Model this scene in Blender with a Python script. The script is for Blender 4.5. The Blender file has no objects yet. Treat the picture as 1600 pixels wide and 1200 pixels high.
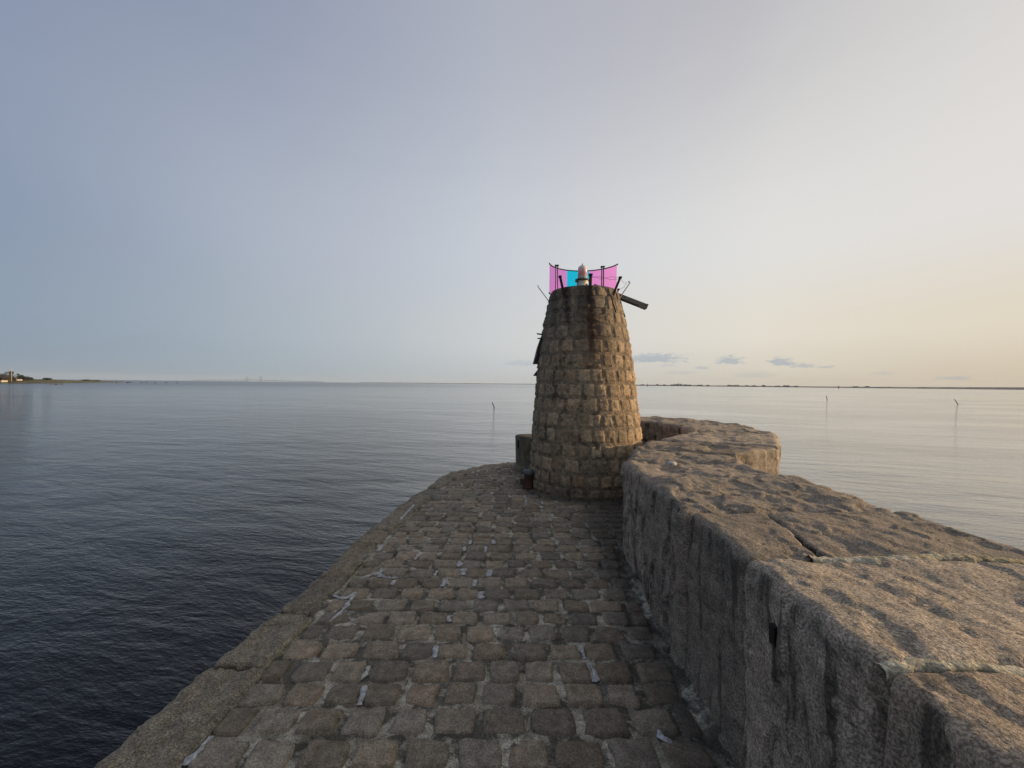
import bpy, math, random
import numpy as np
from mathutils import Matrix, Vector
from mathutils.kdtree import KDTree

random.seed(7)
R = math.radians
scene = bpy.context.scene
col = scene.collection

# ------------------------------------------------------------------ camera
CAM_H = 1.70
ROLL = 0.61
cam_d = bpy.data.cameras.new("camera")
cam_d.sensor_width = 36.0
cam_d.lens = 14.625
cam_d.clip_start = 0.05
cam_d.clip_end = 60000
cam = bpy.data.objects.new("camera", cam_d)
col.objects.link(cam)
cam.matrix_world = Matrix.Translation((0, 0, CAM_H)) @ Matrix.Rotation(R(90), 4, 'X') @ Matrix.Rotation(R(ROLL), 4, 'Z')
scene.camera = cam

SUN_AZ, SUN_EL = 86.0, 10.5            # degrees clockwise from +Y, above the horizon
sun_dir = Vector((math.sin(R(SUN_AZ)) * math.cos(R(SUN_EL)), math.cos(R(SUN_AZ)) * math.cos(R(SUN_EL)), math.sin(R(SUN_EL))))

# ------------------------------------------------------------------ node helper
class N:
    def __init__(s, tree):
        s.t = tree
        s.n = tree.nodes
        s.l = tree.links
    def new(s, typ, **kw):
        nd = s.n.new(typ)
        for k, v in kw.items():
            setattr(nd, k, v)
        return nd
    def put(s, sock, v):
        if isinstance(v, bpy.types.NodeSocket):
            s.l.new(v, sock)
        elif v is not None:
            if hasattr(sock.default_value, '__len__') and not hasattr(v, '__len__'):
                v = [v] * len(sock.default_value)
            if hasattr(v, '__len__') and len(v) == 3 and len(sock.default_value) == 4:
                v = (*v, 1)
            sock.default_value = v
    def math(s, op, a, b=None, c=None, clamp=False):
        nd = s.new('ShaderNodeMath', operation=op, use_clamp=clamp)
        s.put(nd.inputs[0], a)
        if b is not None: s.put(nd.inputs[1], b)
        if c is not None: s.put(nd.inputs[2], c)
        return nd.outputs[0]
    def vmul(s, a, b):
        nd = s.new('ShaderNodeVectorMath', operation='MULTIPLY')
        s.put(nd.inputs[0], a); s.put(nd.inputs[1], b)
        return nd.outputs[0]
    def vadd(s, a, b):
        nd = s.new('ShaderNodeVectorMath', operation='ADD')
        s.put(nd.inputs[0], a); s.put(nd.inputs[1], b)
        return nd.outputs[0]
    def noise(s, vec, scale, detail=4, rough=.55, dist=0.0):
        nd = s.new('ShaderNodeTexNoise')
        s.put(nd.inputs['Vector'], vec)
        nd.inputs['Scale'].default_value = scale
        nd.inputs['Detail'].default_value = detail
        nd.inputs['Roughness'].default_value = rough
        nd.inputs['Distortion'].default_value = dist
        return nd.outputs['Fac']
    def mix(s, f, a, b, mode='MIX'):
        nd = s.new('ShaderNodeMix', data_type='RGBA', blend_type=mode)
        s.put(nd.inputs[0], f); s.put(nd.inputs[6], a); s.put(nd.inputs[7], b)
        return nd.outputs[2]
    def step(s, v, lo, hi, a=0.0, b=1.0):
        nd = s.new('ShaderNodeMapRange', interpolation_type='SMOOTHSTEP')
        s.put(nd.inputs[0], v); s.put(nd.inputs[1], lo); s.put(nd.inputs[2], hi)
        s.put(nd.inputs[3], a); s.put(nd.inputs[4], b)
        return nd.outputs[0]
    def ramp(s, v, stops):
        nd = s.new('ShaderNodeValToRGB')
        s.put(nd.inputs[0], v)
        e = nd.color_ramp.elements
        while len(e) > 1: e.remove(e[-1])
        e[0].position = stops[0][0]; e[0].color = (*stops[0][1], 1)
        for p, c in stops[1:]:
            x = e.new(p); x.color = (*c, 1)
        return nd.outputs[0]
    def xyz(s, v):
        nd = s.new('ShaderNodeSeparateXYZ'); s.put(nd.inputs[0], v)
        return nd.outputs
    def comb(s, x, y, z):
        nd = s.new('ShaderNodeCombineXYZ')
        s.put(nd.inputs[0], x); s.put(nd.inputs[1], y); s.put(nd.inputs[2], z)
        return nd.outputs[0]

def lin(*c):                       # 8 bit sRGB to linear
    return tuple((v / 255 / 12.92) if v / 255 <= .04045 else ((v / 255 + .055) / 1.055) ** 2.4 for v in c)

# ------------------------------------------------------------------ world
world = bpy.data.worlds.new("World")
scene.world = world
world.use_nodes = True
w = N(world.node_tree)
w.n.clear()
tc = w.new('ShaderNodeTexCoord')
dirv = tc.outputs['Generated']
nrm = w.new('ShaderNodeVectorMath', operation='NORMALIZE'); w.put(nrm.inputs[0], dirv)
D = nrm.outputs[0]
dx, dy, dz = w.xyz(D)
dot = w.new('ShaderNodeVectorMath', operation='DOT_PRODUCT'); w.put(dot.inputs[0], D); dot.inputs[1].default_value = sun_dir
g = w.math('MULTIPLY_ADD', dot.outputs['Value'], .5, .5)         # 0 opposite the sun .. 1 at the sun
low = w.ramp(g, [(0, lin(125, 142, 158)), (.14, lin(140, 156, 169)), (.30, lin(160, 173, 181)), (.54, lin(191, 195, 196)), (.79, lin(207, 198, 181)), (.906, lin(205, 190, 167)), (1, lin(230, 190, 135))])
mid = w.ramp(g, [(0, lin(124, 140, 162)), (.15, lin(141, 157, 175)), (.30, lin(170, 181, 191)), (.54, lin(206, 209, 210)), (.79, lin(228, 222, 209)), (.91, lin(225, 215, 196)), (1, lin(252, 234, 192))])
upp = w.ramp(g, [(0, lin(120, 134, 160)), (.17, lin(138, 153, 176)), (.30, lin(170, 179, 194)), (.55, lin(202, 207, 215)), (.80, lin(226, 225, 222)), (.91, lin(227, 224, 221)), (1, lin(242, 234, 218))])
high = w.ramp(g, [(0, lin(104, 117, 148)), (.22, lin(124, 137, 165)), (.357, lin(142, 152, 175)), (.567, lin(175, 180, 193)), (.765, lin(189, 188, 194)), (.88, lin(208, 206, 204)), (1, lin(225, 218, 208))])
el = w.math('MULTIPLY', w.math('ARCSINE', dz), 57.2958)
az = w.math('MULTIPLY', w.math('ARCTAN2', dx, dy), 57.2958)
streak = w.noise(w.vmul(w.comb(az, el, 0), (.03, .35, 1)), 1.0, 3)
elw = w.math('ADD', el, w.math('MULTIPLY', w.math('SUBTRACT', streak, .5), 2.4))
sky = w.mix(w.step(elw, -1.5, 6.5), low, mid)
sky = w.mix(w.step(elw, 6, 17), sky, upp)
sky = w.mix(w.step(elw, 15, 43), sky, high)
zen = w.step(el, 36, 90, 1.0, .50)
sky = w.mix(1.0, sky, w.comb(zen, zen, zen), 'MULTIPLY')
# small clouds low over the horizon
def cloud(a, e, hw, hh, k, seed):
    global sky
    n = w.noise(w.vadd(w.vmul(w.comb(az, el, 0), (1, 2.6, 1)), (seed * 7.3, seed * 3.1, 0)), 1.15, 6, .62)
    u = w.math('DIVIDE', w.math('SUBTRACT', az, a), hw)
    dv = w.math('DIVIDE', w.math('SUBTRACT', el, e), hh)
    v = w.math('MAXIMUM', w.math('MULTIPLY', dv, .8), w.math('MULTIPLY', dv, -1.6))   # flat base
    r = w.math('SQRT', w.math('ADD', w.math('MULTIPLY', u, u), w.math('MULTIPLY', v, v)))
    m = w.math('SUBTRACT', w.math('MULTIPLY_ADD', w.math('SUBTRACT', n, .5), 2.6, 1.12), r)
    m = w.math('MULTIPLY', w.step(m, 0, .75), k)
    sky = w.mix(m, sky, w.mix(.66, sky, lin(155, 170, 184)))
for i, c in enumerate([(18.6, 3.35, 4.6, .75, 1.0), (27.6, 3.0, 1.7, .62, .95), (32.9, 2.75, 1.5, .55, 1.0), (34.9, 2.35, 1.3, .3, .8),
                       (37.0, 2.2, .9, .2, .7), (1.2, 2.75, 3.2, .5, .45), (30.3, 1.3, 2.4, .5, .35), (24.6, 2.2, .9, .25, .6),
                       (22.0, 1.6, 2.4, .25, .35), (46.8, .95, 1.3, .26, .7), (41.6, 1.5, 1.0, .18, .4), (20.5, 2.6, 1.2, .22, .4)]):
    cloud(*c, i + 1)
nish = w.new('ShaderNodeTexSky', sky_type='NISHITA')
nish.sun_disc = False
nish.sun_elevation = R(SUN_EL)
nish.sun_rotation = R(SUN_AZ)
nish.dust_density = 2.0
bg1 = w.new('ShaderNodeBackground'); w.put(bg1.inputs['Color'], nish.outputs[0]); bg1.inputs['Strength'].default_value = .06
bg2 = w.new('ShaderNodeBackground'); w.put(bg2.inputs['Color'], sky); bg2.inputs['Strength'].default_value = 1.0
mx = w.new('ShaderNodeMixShader'); mx.inputs[0].default_value = .985
w.l.new(bg1.outputs[0], mx.inputs[1]); w.l.new(bg2.outputs[0], mx.inputs[2])
wo = w.new('ShaderNodeOutputWorld'); w.l.new(mx.outputs[0], wo.inputs['Surface'])

# ------------------------------------------------------------------ sun
sd = bpy.data.lights.new("sun", 'SUN')
sd.energy = 5.0
sd.angle = R(.8)
sd.color = (1.0, .69, .39)
sun = bpy.data.objects.new("sun", sd)
col.objects.link(sun)
sun.rotation_euler = sun_dir.to_track_quat('Z', 'Y').to_euler()

vs = scene.view_settings
vs.view_transform = 'Standard'
vs.look = 'None'
vs.exposure = 0
vs.gamma = 1
vs.use_curve_mapping = False
scene.cycles.use_denoising = True
scene.cycles.max_bounces = 6
scene.cycles.transparent_max_bounces = 12
scene.cycles.sample_clamp_indirect = 4

# ------------------------------------------------------------------ numpy noise
_lat = np.random.RandomState(11).rand(32, 32, 32).astype(np.float32) * 2 - 1
def vnoise(P):
    I = np.floor(P).astype(np.int64)
    F = (P - I); F = F * F * F * (F * (F * 6 - 15) + 10)
    I &= 31; J = (I + 1) & 31
    x0, y0, z0 = I.T; x1, y1, z1 = J.T; fx, fy, fz = F.T
    def L(a, b, c): return _lat[a, b, c]
    a = L(x0, y0, z0) * (1 - fx) + L(x1, y0, z0) * fx
    b = L(x0, y1, z0) * (1 - fx) + L(x1, y1, z0) * fx
    c = L(x0, y0, z1) * (1 - fx) + L(x1, y0, z1) * fx
    d = L(x0, y1, z1) * (1 - fx) + L(x1, y1, z1) * fx
    return (a * (1 - fy) + b * fy) * (1 - fz) + (c * (1 - fy) + d * fy) * fz
def fbm(P, s, oct=4, gain=.5, off=0.0):
    P = np.asarray(P, dtype=np.float64) * s + off
    t = 0; a = 1.0
    for o in range(oct):
        t = t + a * vnoise(P); P = P * 2.03 + 5.7; a *= gain
    return t
def ridged(P, s, oct=3, off=0.0):
    P = np.asarray(P, dtype=np.float64) * s + off
    t = 0; a = 1.0
    for o in range(oct):
        t = t + a * (1 - 2 * np.abs(vnoise(P))); P = P * 2.1 + 3.1; a *= .5
    return t * .5

# ------------------------------------------------------------------ object helpers
def tag(o, label=None, cat=None, group=None, kind=None):
    if label: o['label'] = label
    if cat: o['category'] = cat
    if group: o['group'] = group
    if kind: o['kind'] = kind
    return o
def link(name, me, parent=None, loc=None):
    o = bpy.data.objects.new(name, me)
    col.objects.link(o)
    if parent is not None: o.parent = parent
    if loc is not None: o.location = loc
    return o
def mesh(name, V, F, m, smooth=True, tint=None):
    me = bpy.data.meshes.new(name)
    me.from_pydata([tuple(v) for v in V], [], [tuple(int(i) for i in f) for f in F])
    if smooth: me.polygons.foreach_set('use_smooth', [True] * len(me.polygons))
    if tint is not None:
        a = me.attributes.new('tint', 'FLOAT', 'POINT')
        t = np.full(len(V), tint, dtype=np.float32) if np.isscalar(tint) else np.asarray(tint, dtype=np.float32)
        a.data.foreach_set('value', t)
    me.materials.append(m)
    me.update()
    return me
def obj(name, V, F, m, parent=None, smooth=True, tint=None):
    return link(name, mesh(name, V, F, m, smooth, tint), parent)
def empty(name, loc=(0, 0, 0)):
    o = bpy.data.objects.new(name, None); col.objects.link(o); o.location = loc
    o.empty_display_size = .2
    return o
class MB:                                # collects shapes in world space
    def __init__(s): s.V = []; s.F = []
    def add(s, V, F):
        b = len(s.V); s.V += [tuple(v) for v in V]; s.F += [tuple(i + b for i in f) for f in F]
    def box(s, c, size, rot=None):
        hx, hy, hz = [k / 2 for k in size]
        V = [Vector((x, y, z)) for x in (-hx, hx) for y in (-hy, hy) for z in (-hz, hz)]
        if rot is not None: V = [rot @ v for v in V]
        V = [v + Vector(c) for v in V]
        s.add(V, [(0, 1, 3, 2), (4, 6, 7, 5), (0, 4, 5, 1), (2, 3, 7, 6), (0, 2, 6, 4), (1, 5, 7, 3)])
    def tube(s, pts, r, n=8, r2=None):
        pts = [Vector(p) for p in pts]
        rings = []
        for i, p in enumerate(pts):
            t = (pts[min(i + 1, len(pts) - 1)] - pts[max(i - 1, 0)]).normalized()
            a = t.orthogonal().normalized() if i == 0 else (a - t * a.dot(t)).normalized()
            b = t.cross(a)
            rr = r if r2 is None else r + (r2 - r) * i / (len(pts) - 1)
            rings.append([p + (a * math.cos(k * 2 * math.pi / n) + b * math.sin(k * 2 * math.pi / n)) * rr for k in range(n)])
        V = [v for g_ in rings for v in g_]
        F = [(i * n + k, i * n + (k + 1) % n, (i + 1) * n + (k + 1) % n, (i + 1) * n + k) for i in range(len(pts) - 1) for k in range(n)]
        F += [tuple(range(n))[::-1], tuple((len(pts) - 1) * n + k for k in range(n))]
        s.add(V, F)
    def lathe(s, prof, c, n=32):
        V = [(c[0] + r * math.cos(k * 2 * math.pi / n), c[1] + r * math.sin(k * 2 * math.pi / n), c[2] + z) for r, z in prof for k in range(n)]
        F = [(i * n + k, i * n + (k + 1) % n, (i + 1) * n + (k + 1) % n, (i + 1) * n + k) for i in range(len(prof) - 1) for k in range(n)]
        F += [tuple(range(n))[::-1], tuple((len(prof) - 1) * n + k for k in range(n))]
        s.add(V, F)
    def bar(s, a, b, wd, th, up=(0, 0, 1)):
        a, b = Vector(a), Vector(b); d = (b - a); L = d.length; d.normalize()
        x = d.cross(Vector(up)).normalized(); y = x.cross(d)
        rot = Matrix((x, d, y)).transposed()
        s.box((a + b) / 2, (wd, L, th), rot)
    def build(s, name, m, parent=None, smooth=False):
        P = parent.location if parent is not None else Vector((0, 0, 0))
        V = [tuple(Vector(v) - P) for v in s.V] if parent is not None else s.V
        return obj(name, V, s.F, m, parent, smooth)

# ------------------------------------------------------------------ materials
def base_mat(name):
    m = bpy.data.materials.new(name); m.use_nodes = True
    n = N(m.node_tree)
    return m, n, m.node_tree.nodes['Principled BSDF']
def plain(name, c, rough=.6, metal=0.0, var=.25, scale=30, c2=None, bump=.0):
    m, n, p = base_mat(name)
    pos = n.new('ShaderNodeNewGeometry').outputs['Position']
    f = n.noise(pos, scale, 5, .6)
    c2 = c2 or tuple(v * (1 - var) for v in c)
    n.put(p.inputs['Base Color'], n.mix(n.step(f, .35, .65), c, c2))
    p.inputs['Roughness'].default_value = rough
    p.inputs['Metallic'].default_value = metal
    if bump:
        b = n.new('ShaderNodeBump'); b.inputs['Distance'].default_value = bump; b.inputs['Strength'].default_value = 1
        n.put(b.inputs['Height'], f); n.l.new(b.outputs[0], p.inputs['Normal'])
    return m
GAIN = {'rough granite': 1.7, 'worn cobble': 1.75, 'tower granite': 1.85, 'kerb granite': 1.75, 'joint mortar': 2.0, 'coping mortar': 1.9, 'concrete post': 1.9}
def stone_mat(name, ca, cb, cc, dark, bump=1.0, stretch=(1, 1, 1), spec=.35, dark_amt=(.52, .72), speck=.5, hook=None, fine=1.0):
    """granite: two body colours, a third from the per-stone tint, dark weathering patches, crystal speckle"""
    m, n, p = base_mat(name)
    kk = GAIN.get(name, 1.5)
    ca, cb, cc = [(c_[0] * kk * 1.02, c_[1] * kk, c_[2] * kk * .93) for c_ in (ca, cb, cc)]
    geo = n.new('ShaderNodeNewGeometry'); pos = geo.outputs['Position']
    sp = n.vmul(pos, stretch)
    at = n.new('ShaderNodeAttribute', attribute_name='tint'); t = at.outputs['Fac']
    n1 = n.noise(pos, 3.1, 5, .6, .4)
    n2 = n.noise(sp, 17, 6, .65)
    n3 = n.noise(pos, 120, 3, .7)
    c = n.mix(n.step(n1, .35, .65), ca, cb)
    c = n.mix(n.step(t, .35, .95), c, cc)
    val = n.math('MULTIPLY_ADD', n.math('FRACT', n.math('MULTIPLY', t, 7.31)), .55, .70)
    c = n.mix(1.0, c, n.comb(val, val, val), 'MULTIPLY')
    f2 = n.step(n2, .3, .75, .68, 1.25)
    c = n.mix(1.0, c, n.comb(f2, f2, f2), 'MULTIPLY')
    f3 = n.step(n3, .35, .68, 1 - speck, 1 + speck)
    c = n.mix(1.0, c, n.comb(f3, f3, f3), 'MULTIPLY')
    n4 = n.noise(n.vadd(pos, (3, 9, 2)), 5.5, 7, .7, .6)
    c = n.mix(n.math('MULTIPLY', n.step(n4, *dark_amt), .75), c, dark)
    if hook: c = hook(n, pos, c, t)
    n.put(p.inputs['Base Color'], n.mix(1.0, c, (1.0, .97, .90), 'MULTIPLY'))
    p.inputs['Roughness'].default_value = .82
    p.inputs['Specular IOR Level'].default_value = spec
    wallm = name == 'rough granite'
    hA = n.noise(sp, 26, 5, .62)
    hB = n.noise(sp, 95, 4, .65)
    hC = n.noise(pos, 330, 2, .6)
    h = n.math('MULTIPLY_ADD', hA, (.010 if wallm else .016) * bump, n.math('MULTIPLY_ADD', hB, (.0095 if wallm else .0052) * bump, n.math('MULTIPLY', hC, (.0028 if wallm else .0011) * bump * fine)))
    b = n.new('ShaderNodeBump'); b.inputs['Distance'].default_value = 1.0; b.inputs['Strength'].default_value = 1.0
    n.put(b.inputs['Height'], h); n.l.new(b.outputs[0], p.inputs['Normal'])
    return m

TX, TY = 1.275, 7.10                    # tower axis
def top_faces(n):
    return n.xyz(n.new('ShaderNodeNewGeometry').outputs['Normal'])[2]
def wall_hook(n, pos, c, t):
    # black water runs down the vertical inner faces, grey lichen on top
    x, y, z = n.xyz(pos)
    run = n.noise(n.vmul(pos, (6, 6, .7)), 1.6, 5, .6, .3)
    nz = n.math('ABSOLUTE', top_faces(n))
    side = n.step(nz, .65, .25)
    c = n.mix(n.math('MULTIPLY', n.math('MULTIPLY', n.step(run, .52, .62), side), .70), c, (.018, .016, .014))
    lich = n.noise(n.vadd(pos, (11, 3, 7)), 7, 6, .7, .3)
    c = n.mix(n.math('MULTIPLY', n.step(lich, .55, .75), .4), c, (.22, .21, .195))
    # rust under the drain slot
    dd = n.math('ABSOLUTE', n.math('SUBTRACT', y, n.math('MULTIPLY_ADD', n.noise(pos, 9, 3), .03, 1.520)))
    k = n.math('MULTIPLY', n.step(dd, .028, .008), n.math('MULTIPLY', n.step(z, .56, .64), n.step(z, .82, .75)))
    c = n.mix(n.math('MULTIPLY', n.math('MULTIPLY', k, side), .85), c, (.008, .007, .006))
    return c
M = {}
M['wall'] = stone_mat('rough granite', (.200, .172, .152), (.175, .16, .148), (.205, .165, .138), (.05, .044, .042), .95, (1.3, .75, 1), .4, (.52, .72), .55, wall_hook)
def pave_hook(n, pos, c, t):
    x, y, z = n.xyz(pos)
    da = n.new('ShaderNodeAttribute', attribute_name='rim_dark')  # each stone darkens towards its rim, broken up by noise
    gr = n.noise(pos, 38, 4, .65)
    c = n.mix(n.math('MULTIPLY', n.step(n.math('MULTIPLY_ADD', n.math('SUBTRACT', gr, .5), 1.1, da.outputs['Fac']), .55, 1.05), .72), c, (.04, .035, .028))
    # shade of the parapet painted into the paving colour along its foot
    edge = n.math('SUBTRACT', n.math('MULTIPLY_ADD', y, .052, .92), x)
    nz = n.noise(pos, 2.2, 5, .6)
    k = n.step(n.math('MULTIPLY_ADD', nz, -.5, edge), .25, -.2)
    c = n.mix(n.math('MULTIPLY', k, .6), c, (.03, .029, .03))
    # grime round the tower foot
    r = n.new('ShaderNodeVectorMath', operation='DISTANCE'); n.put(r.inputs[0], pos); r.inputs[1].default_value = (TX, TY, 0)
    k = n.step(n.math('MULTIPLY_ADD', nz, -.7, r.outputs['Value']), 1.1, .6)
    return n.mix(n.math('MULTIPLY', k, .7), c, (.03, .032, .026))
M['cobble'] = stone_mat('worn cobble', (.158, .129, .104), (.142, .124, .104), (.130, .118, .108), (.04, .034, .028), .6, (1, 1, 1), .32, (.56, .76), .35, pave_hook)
M['kerb'] = stone_mat('kerb granite', (.165, .148, .127), (.158, .147, .13), (.17, .147, .122), (.035, .031, .027), 1.5, (1, 1, 1), .3, (.52, .72), .55)
def tower_hook(n, pos, c, t):
    x, y, z = n.xyz(pos)
    wob = n.noise(n.vmul(pos, (1, 1, .35)), 7, 5, .65)
    wx = n.math('MULTIPLY_ADD', n.math('SUBTRACT', wob, .5), .16, x)
    # darker soot and lichen towards the top
    up = n.step(n.math('MULTIPLY_ADD', wob, .8, z), 2.3, 3.3)
    c = n.mix(n.math('MULTIPLY', up, .5), c, (.10, .10, .098))
    for dx_, ww, zb, colr, a in ((-.42, .05, 2.45, (.012, .011, .010), .75), (-.07, .055, 2.05, (.022, .011, .008), .78), (.33, .018, 2.6, (.012, .009, .008), .7),
                                 (-.6, .035, 2.5, (.02, .018, .016), .5), (-.2, .06, 2.7, (.02, .018, .016), .6)):
        d = n.math('ABSOLUTE', n.math('SUBTRACT', wx, TX + dx_))
        k = n.math('MULTIPLY', n.step(d, ww * 1.8, ww * .35), n.math('MULTIPLY', n.step(n.math('MULTIPLY_ADD', wob, .5, z), zb + .1, zb + .7), n.step(y, TY + .1, TY - .1)))
        c = n.mix(n.math('MULTIPLY', k, a), c, colr)
    # rusty wash under the middle post
    d = n.math('ABSOLUTE', n.math('SUBTRACT', wx, TX - .03))
    k = n.math('MULTIPLY', n.step(d, .3, .05), n.math('MULTIPLY', n.step(z, 1.7, 2.5), n.step(z, 3.0, 2.7)))
    c = n.mix(n.math('MULTIPLY', k, .55), c, (.055, .022, .014))
    # pale lime runs on the left
    lime = n.noise(n.vmul(pos, (5, 5, 1.1)), 2.4, 5, .7, .4)
    k = n.math('MULTIPLY', n.step(lime, .57, .66), n.math('MULTIPLY', n.step(x, TX + .1, TX - .3), n.step(z, .9, 1.6)))
    c = n.mix(n.math('MULTIPLY', k, .5), c, (.22, .22, .21))
    # darker brown towards the foot
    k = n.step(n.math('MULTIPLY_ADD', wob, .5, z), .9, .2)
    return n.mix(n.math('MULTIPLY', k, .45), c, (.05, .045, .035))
M['brick'] = stone_mat('tower granite', (.235, .18, .132), (.19, .158, .125), (.25, .172, .12), (.05, .04, .034), 1.7, (1, 1, 1), .3, (.52, .70), .5, tower_hook)
M['tower_mortar'] = stone_mat('tower mortar', (.185, .15, .118), (.14, .12, .098), (.2, .17, .14), (.04, .034, .03), 1.4, (1, 1, 1), .2, (.47, .62), .3, tower_hook)
M['mortar'] = stone_mat('joint mortar', (.25, .245, .23), (.13, .125, .11), (.12, .12, .1), (.02, .019, .016), 1.1, (1, 1, 1), .2, (.44, .56), .4, pave_hook)
M['patch'] = plain('pale mortar', (.52, .53, .53), .8, 0, .3, 45, (.26, .26, .255), .006)
M['seam'] = stone_mat('seam mortar', (.34, .34, .33), (.15, .14, .12), (.2, .2, .19), (.02, .019, .017), 1.3, (1, 1, 1), .2, (.40, .54), .4)
M['joint'] = stone_mat('coping mortar', (.27, .265, .24), (.19, .17, .12), (.25, .24, .22), (.05, .045, .03), 1.0, (1, 1, 1), .2, (.52, .68), .4)
M['black'] = plain('black iron', (.012, .011, .010), .6, .3, .4, 60)
M['rustbar'] = plain('dark rusted iron', (.022, .014, .012), .75, .2, .4, 40, (.045, .02, .014))
M['rust'] = plain('rust', (.07, .026, .014), .85, 0, .4, 22, (.03, .016, .012), .004)
M['grey_paint'] = plain('blue grey paint', (.085, .095, .11), .6, 0, .3, 25)
M['steel'] = plain('weathered steel', (.16, .148, .13), .6, .3, .3, 25)
M['thin'] = plain('thin steel', (.09, .08, .07), .5, .5, .3, 25)
M['white'] = plain('white painted metal', (.62, .60, .54), .45, 0, .25, 30, (.42, .40, .34))
M['concrete'] = stone_mat('concrete post', (.12, .112, .09), (.10, .095, .08), (.12, .11, .09), (.04, .038, .03), .5, (1, 1, .3), .2, (.5, .7), .2)

def film(name, c, gloss=.025):
    m, n, p = base_mat(name)
    m.node_tree.nodes.remove(p)
    out = m.node_tree.nodes['Material Output']
    tr = n.new('ShaderNodeBsdfTransparent'); n.put(tr.inputs[0], c)
    gl = n.new('ShaderNodeBsdfGlossy'); gl.inputs['Roughness'].default_value = .08
    tl = n.new('ShaderNodeBsdfTranslucent'); n.put(tl.inputs[0], c)
    a = n.new('ShaderNodeMixShader'); a.inputs[0].default_value = .06
    n.l.new(tr.outputs[0], a.inputs[1]); n.l.new(tl.outputs[0], a.inputs[2])
    b = n.new('ShaderNodeMixShader'); b.inputs[0].default_value = gloss
    n.l.new(a.outputs[0], b.inputs[1]); n.l.new(gl.outputs[0], b.inputs[2])
    n.l.new(b.outputs[0], out.inputs['Surface'])
    return m
M['pink'] = film('pink film', (1.0, .60, .90))
M['cyan'] = film('cyan film', (.03, .86, 1.0))
# red and clear lens
m, n, p = base_mat('lantern lens')
pos = n.new('ShaderNodeNewGeometry').outputs['Position']
x, y, z = n.xyz(pos)
f = n.math('MULTIPLY', n.step(n.noise(n.vmul(pos, (1, 1, .5)), 16, 4), .38, .6), n.math('MULTIPLY', n.step(z, 3.50, 3.58), n.step(z, 3.70, 3.65)))
n.put(p.inputs['Base Color'], n.mix(f, (.85, .80, .80), (.72, .30, .31)))
p.inputs['Roughness'].default_value = .15
p.inputs['Transmission Weight'].default_value = .25
M['lens'] = m

# ------------------------------------------------------------------ sea
m, n, p = base_mat('sea water')
geo = n.new('ShaderNodeNewGeometry'); pos = geo.outputs['Position']
px_, py_, pz_ = n.xyz(pos)
dist = n.new('ShaderNodeVectorMath', operation='LENGTH'); n.put(dist.inputs[0], pos); dist = dist.outputs['Value']
rot = n.new('ShaderNodeVectorRotate'); n.put(rot.inputs['Vector'], pos); rot.inputs['Axis'].default_value = (0, 0, 1); rot.inputs['Angle'].default_value = R(18)
q = rot.outputs[0]
h1 = n.noise(n.vmul(q, (.50, 1.25, 0)), 1.0, 7, .60, .3)
h2 = n.noise(n.vmul(q, (1.9, 4.2, 0)), 1.0, 3, .55, .5)
h3 = n.noise(n.vmul(q, (7.0, 14.0, 0)), 1.0, 3, .6, .3)
slick = n.noise(n.vmul(q, (.035, .12, 0)), 1.0, 4, .6, .5)
band = n.noise(n.vmul(q, (.0035, .012, 0)), 1.0, 4, .6, .3)
calm = n.math('MULTIPLY', n.step(slick, .36, .60, .45, 1.0), n.step(band, .38, .52, .45, 1.0))
h0 = n.noise(n.vmul(q, (.10, .22, 0)), 1.0, 2, .5, .6)
h = n.math('MULTIPLY_ADD', h0, .17, n.math('MULTIPLY_ADD', h1, .105, n.math('MULTIPLY', n.math('MULTIPLY_ADD', h2, .03, n.math('MULTIPLY', h3, .030)), calm)))
bm_ = n.new('ShaderNodeBump'); bm_.inputs['Distance'].default_value = 1.0
n.put(bm_.inputs['Height'], h)
n.put(bm_.inputs['Strength'], n.step(dist, 20, 900, .9, .8))
n.l.new(bm_.outputs[0], p.inputs['Normal'])
n.put(p.inputs['Base Color'], (.002, .004, .005))
n.put(p.inputs['Roughness'], n.step(dist, 5, 400, .04, .20))
p.inputs['IOR'].default_value = 1.25
# brighter reflection put into the water on the sunward side by coat and IOR
lee = n.math('DIVIDE', px_, n.math('ADD', dist, 1.0))
refl_boost = n.math('MULTIPLY', n.step(lee, -.45, .35), n.step(slick, .30, .55, 1.0, .75))
n.put(p.inputs['Coat Weight'], refl_boost)
n.put(p.inputs['IOR'], n.math('MULTIPLY_ADD', refl_boost, .35, 1.25))
p.inputs['Coat IOR'].default_value = 1.55
n.put(p.inputs['Coat Roughness'], n.step(dist, 5, 400, .04, .16))
n.l.new(bm_.outputs[0], p.inputs['Coat Normal'])
M['sea'] = m
SEA = -1.05
# one sheet, polar grid, near part really waved
rad = [0, 2, 3.5, 5, 7, 9, 12, 16, 22, 30, 45, 70, 120, 250, 600, 1500, 4000, 9000]
seg = 96
V = [(0, 0, SEA)]; F = []
for r_ in rad[1:]:
    for k in range(seg):
        a = k * 2 * math.pi / seg
        V.append((r_ * math.sin(a), r_ * math.cos(a), SEA))
for k in range(seg): F.append((0, 1 + (k + 1) % seg, 1 + k))
for i in range(len(rad) - 2):
    for k in range(seg):
        a = 1 + i * seg
        F.append((a + k, a + (k + 1) % seg, a + seg + (k + 1) % seg, a + seg + k))
o = obj('sea', V, [f[::-1] for f in F], M['sea'], smooth=False); tag(o, kind='structure')

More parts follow.
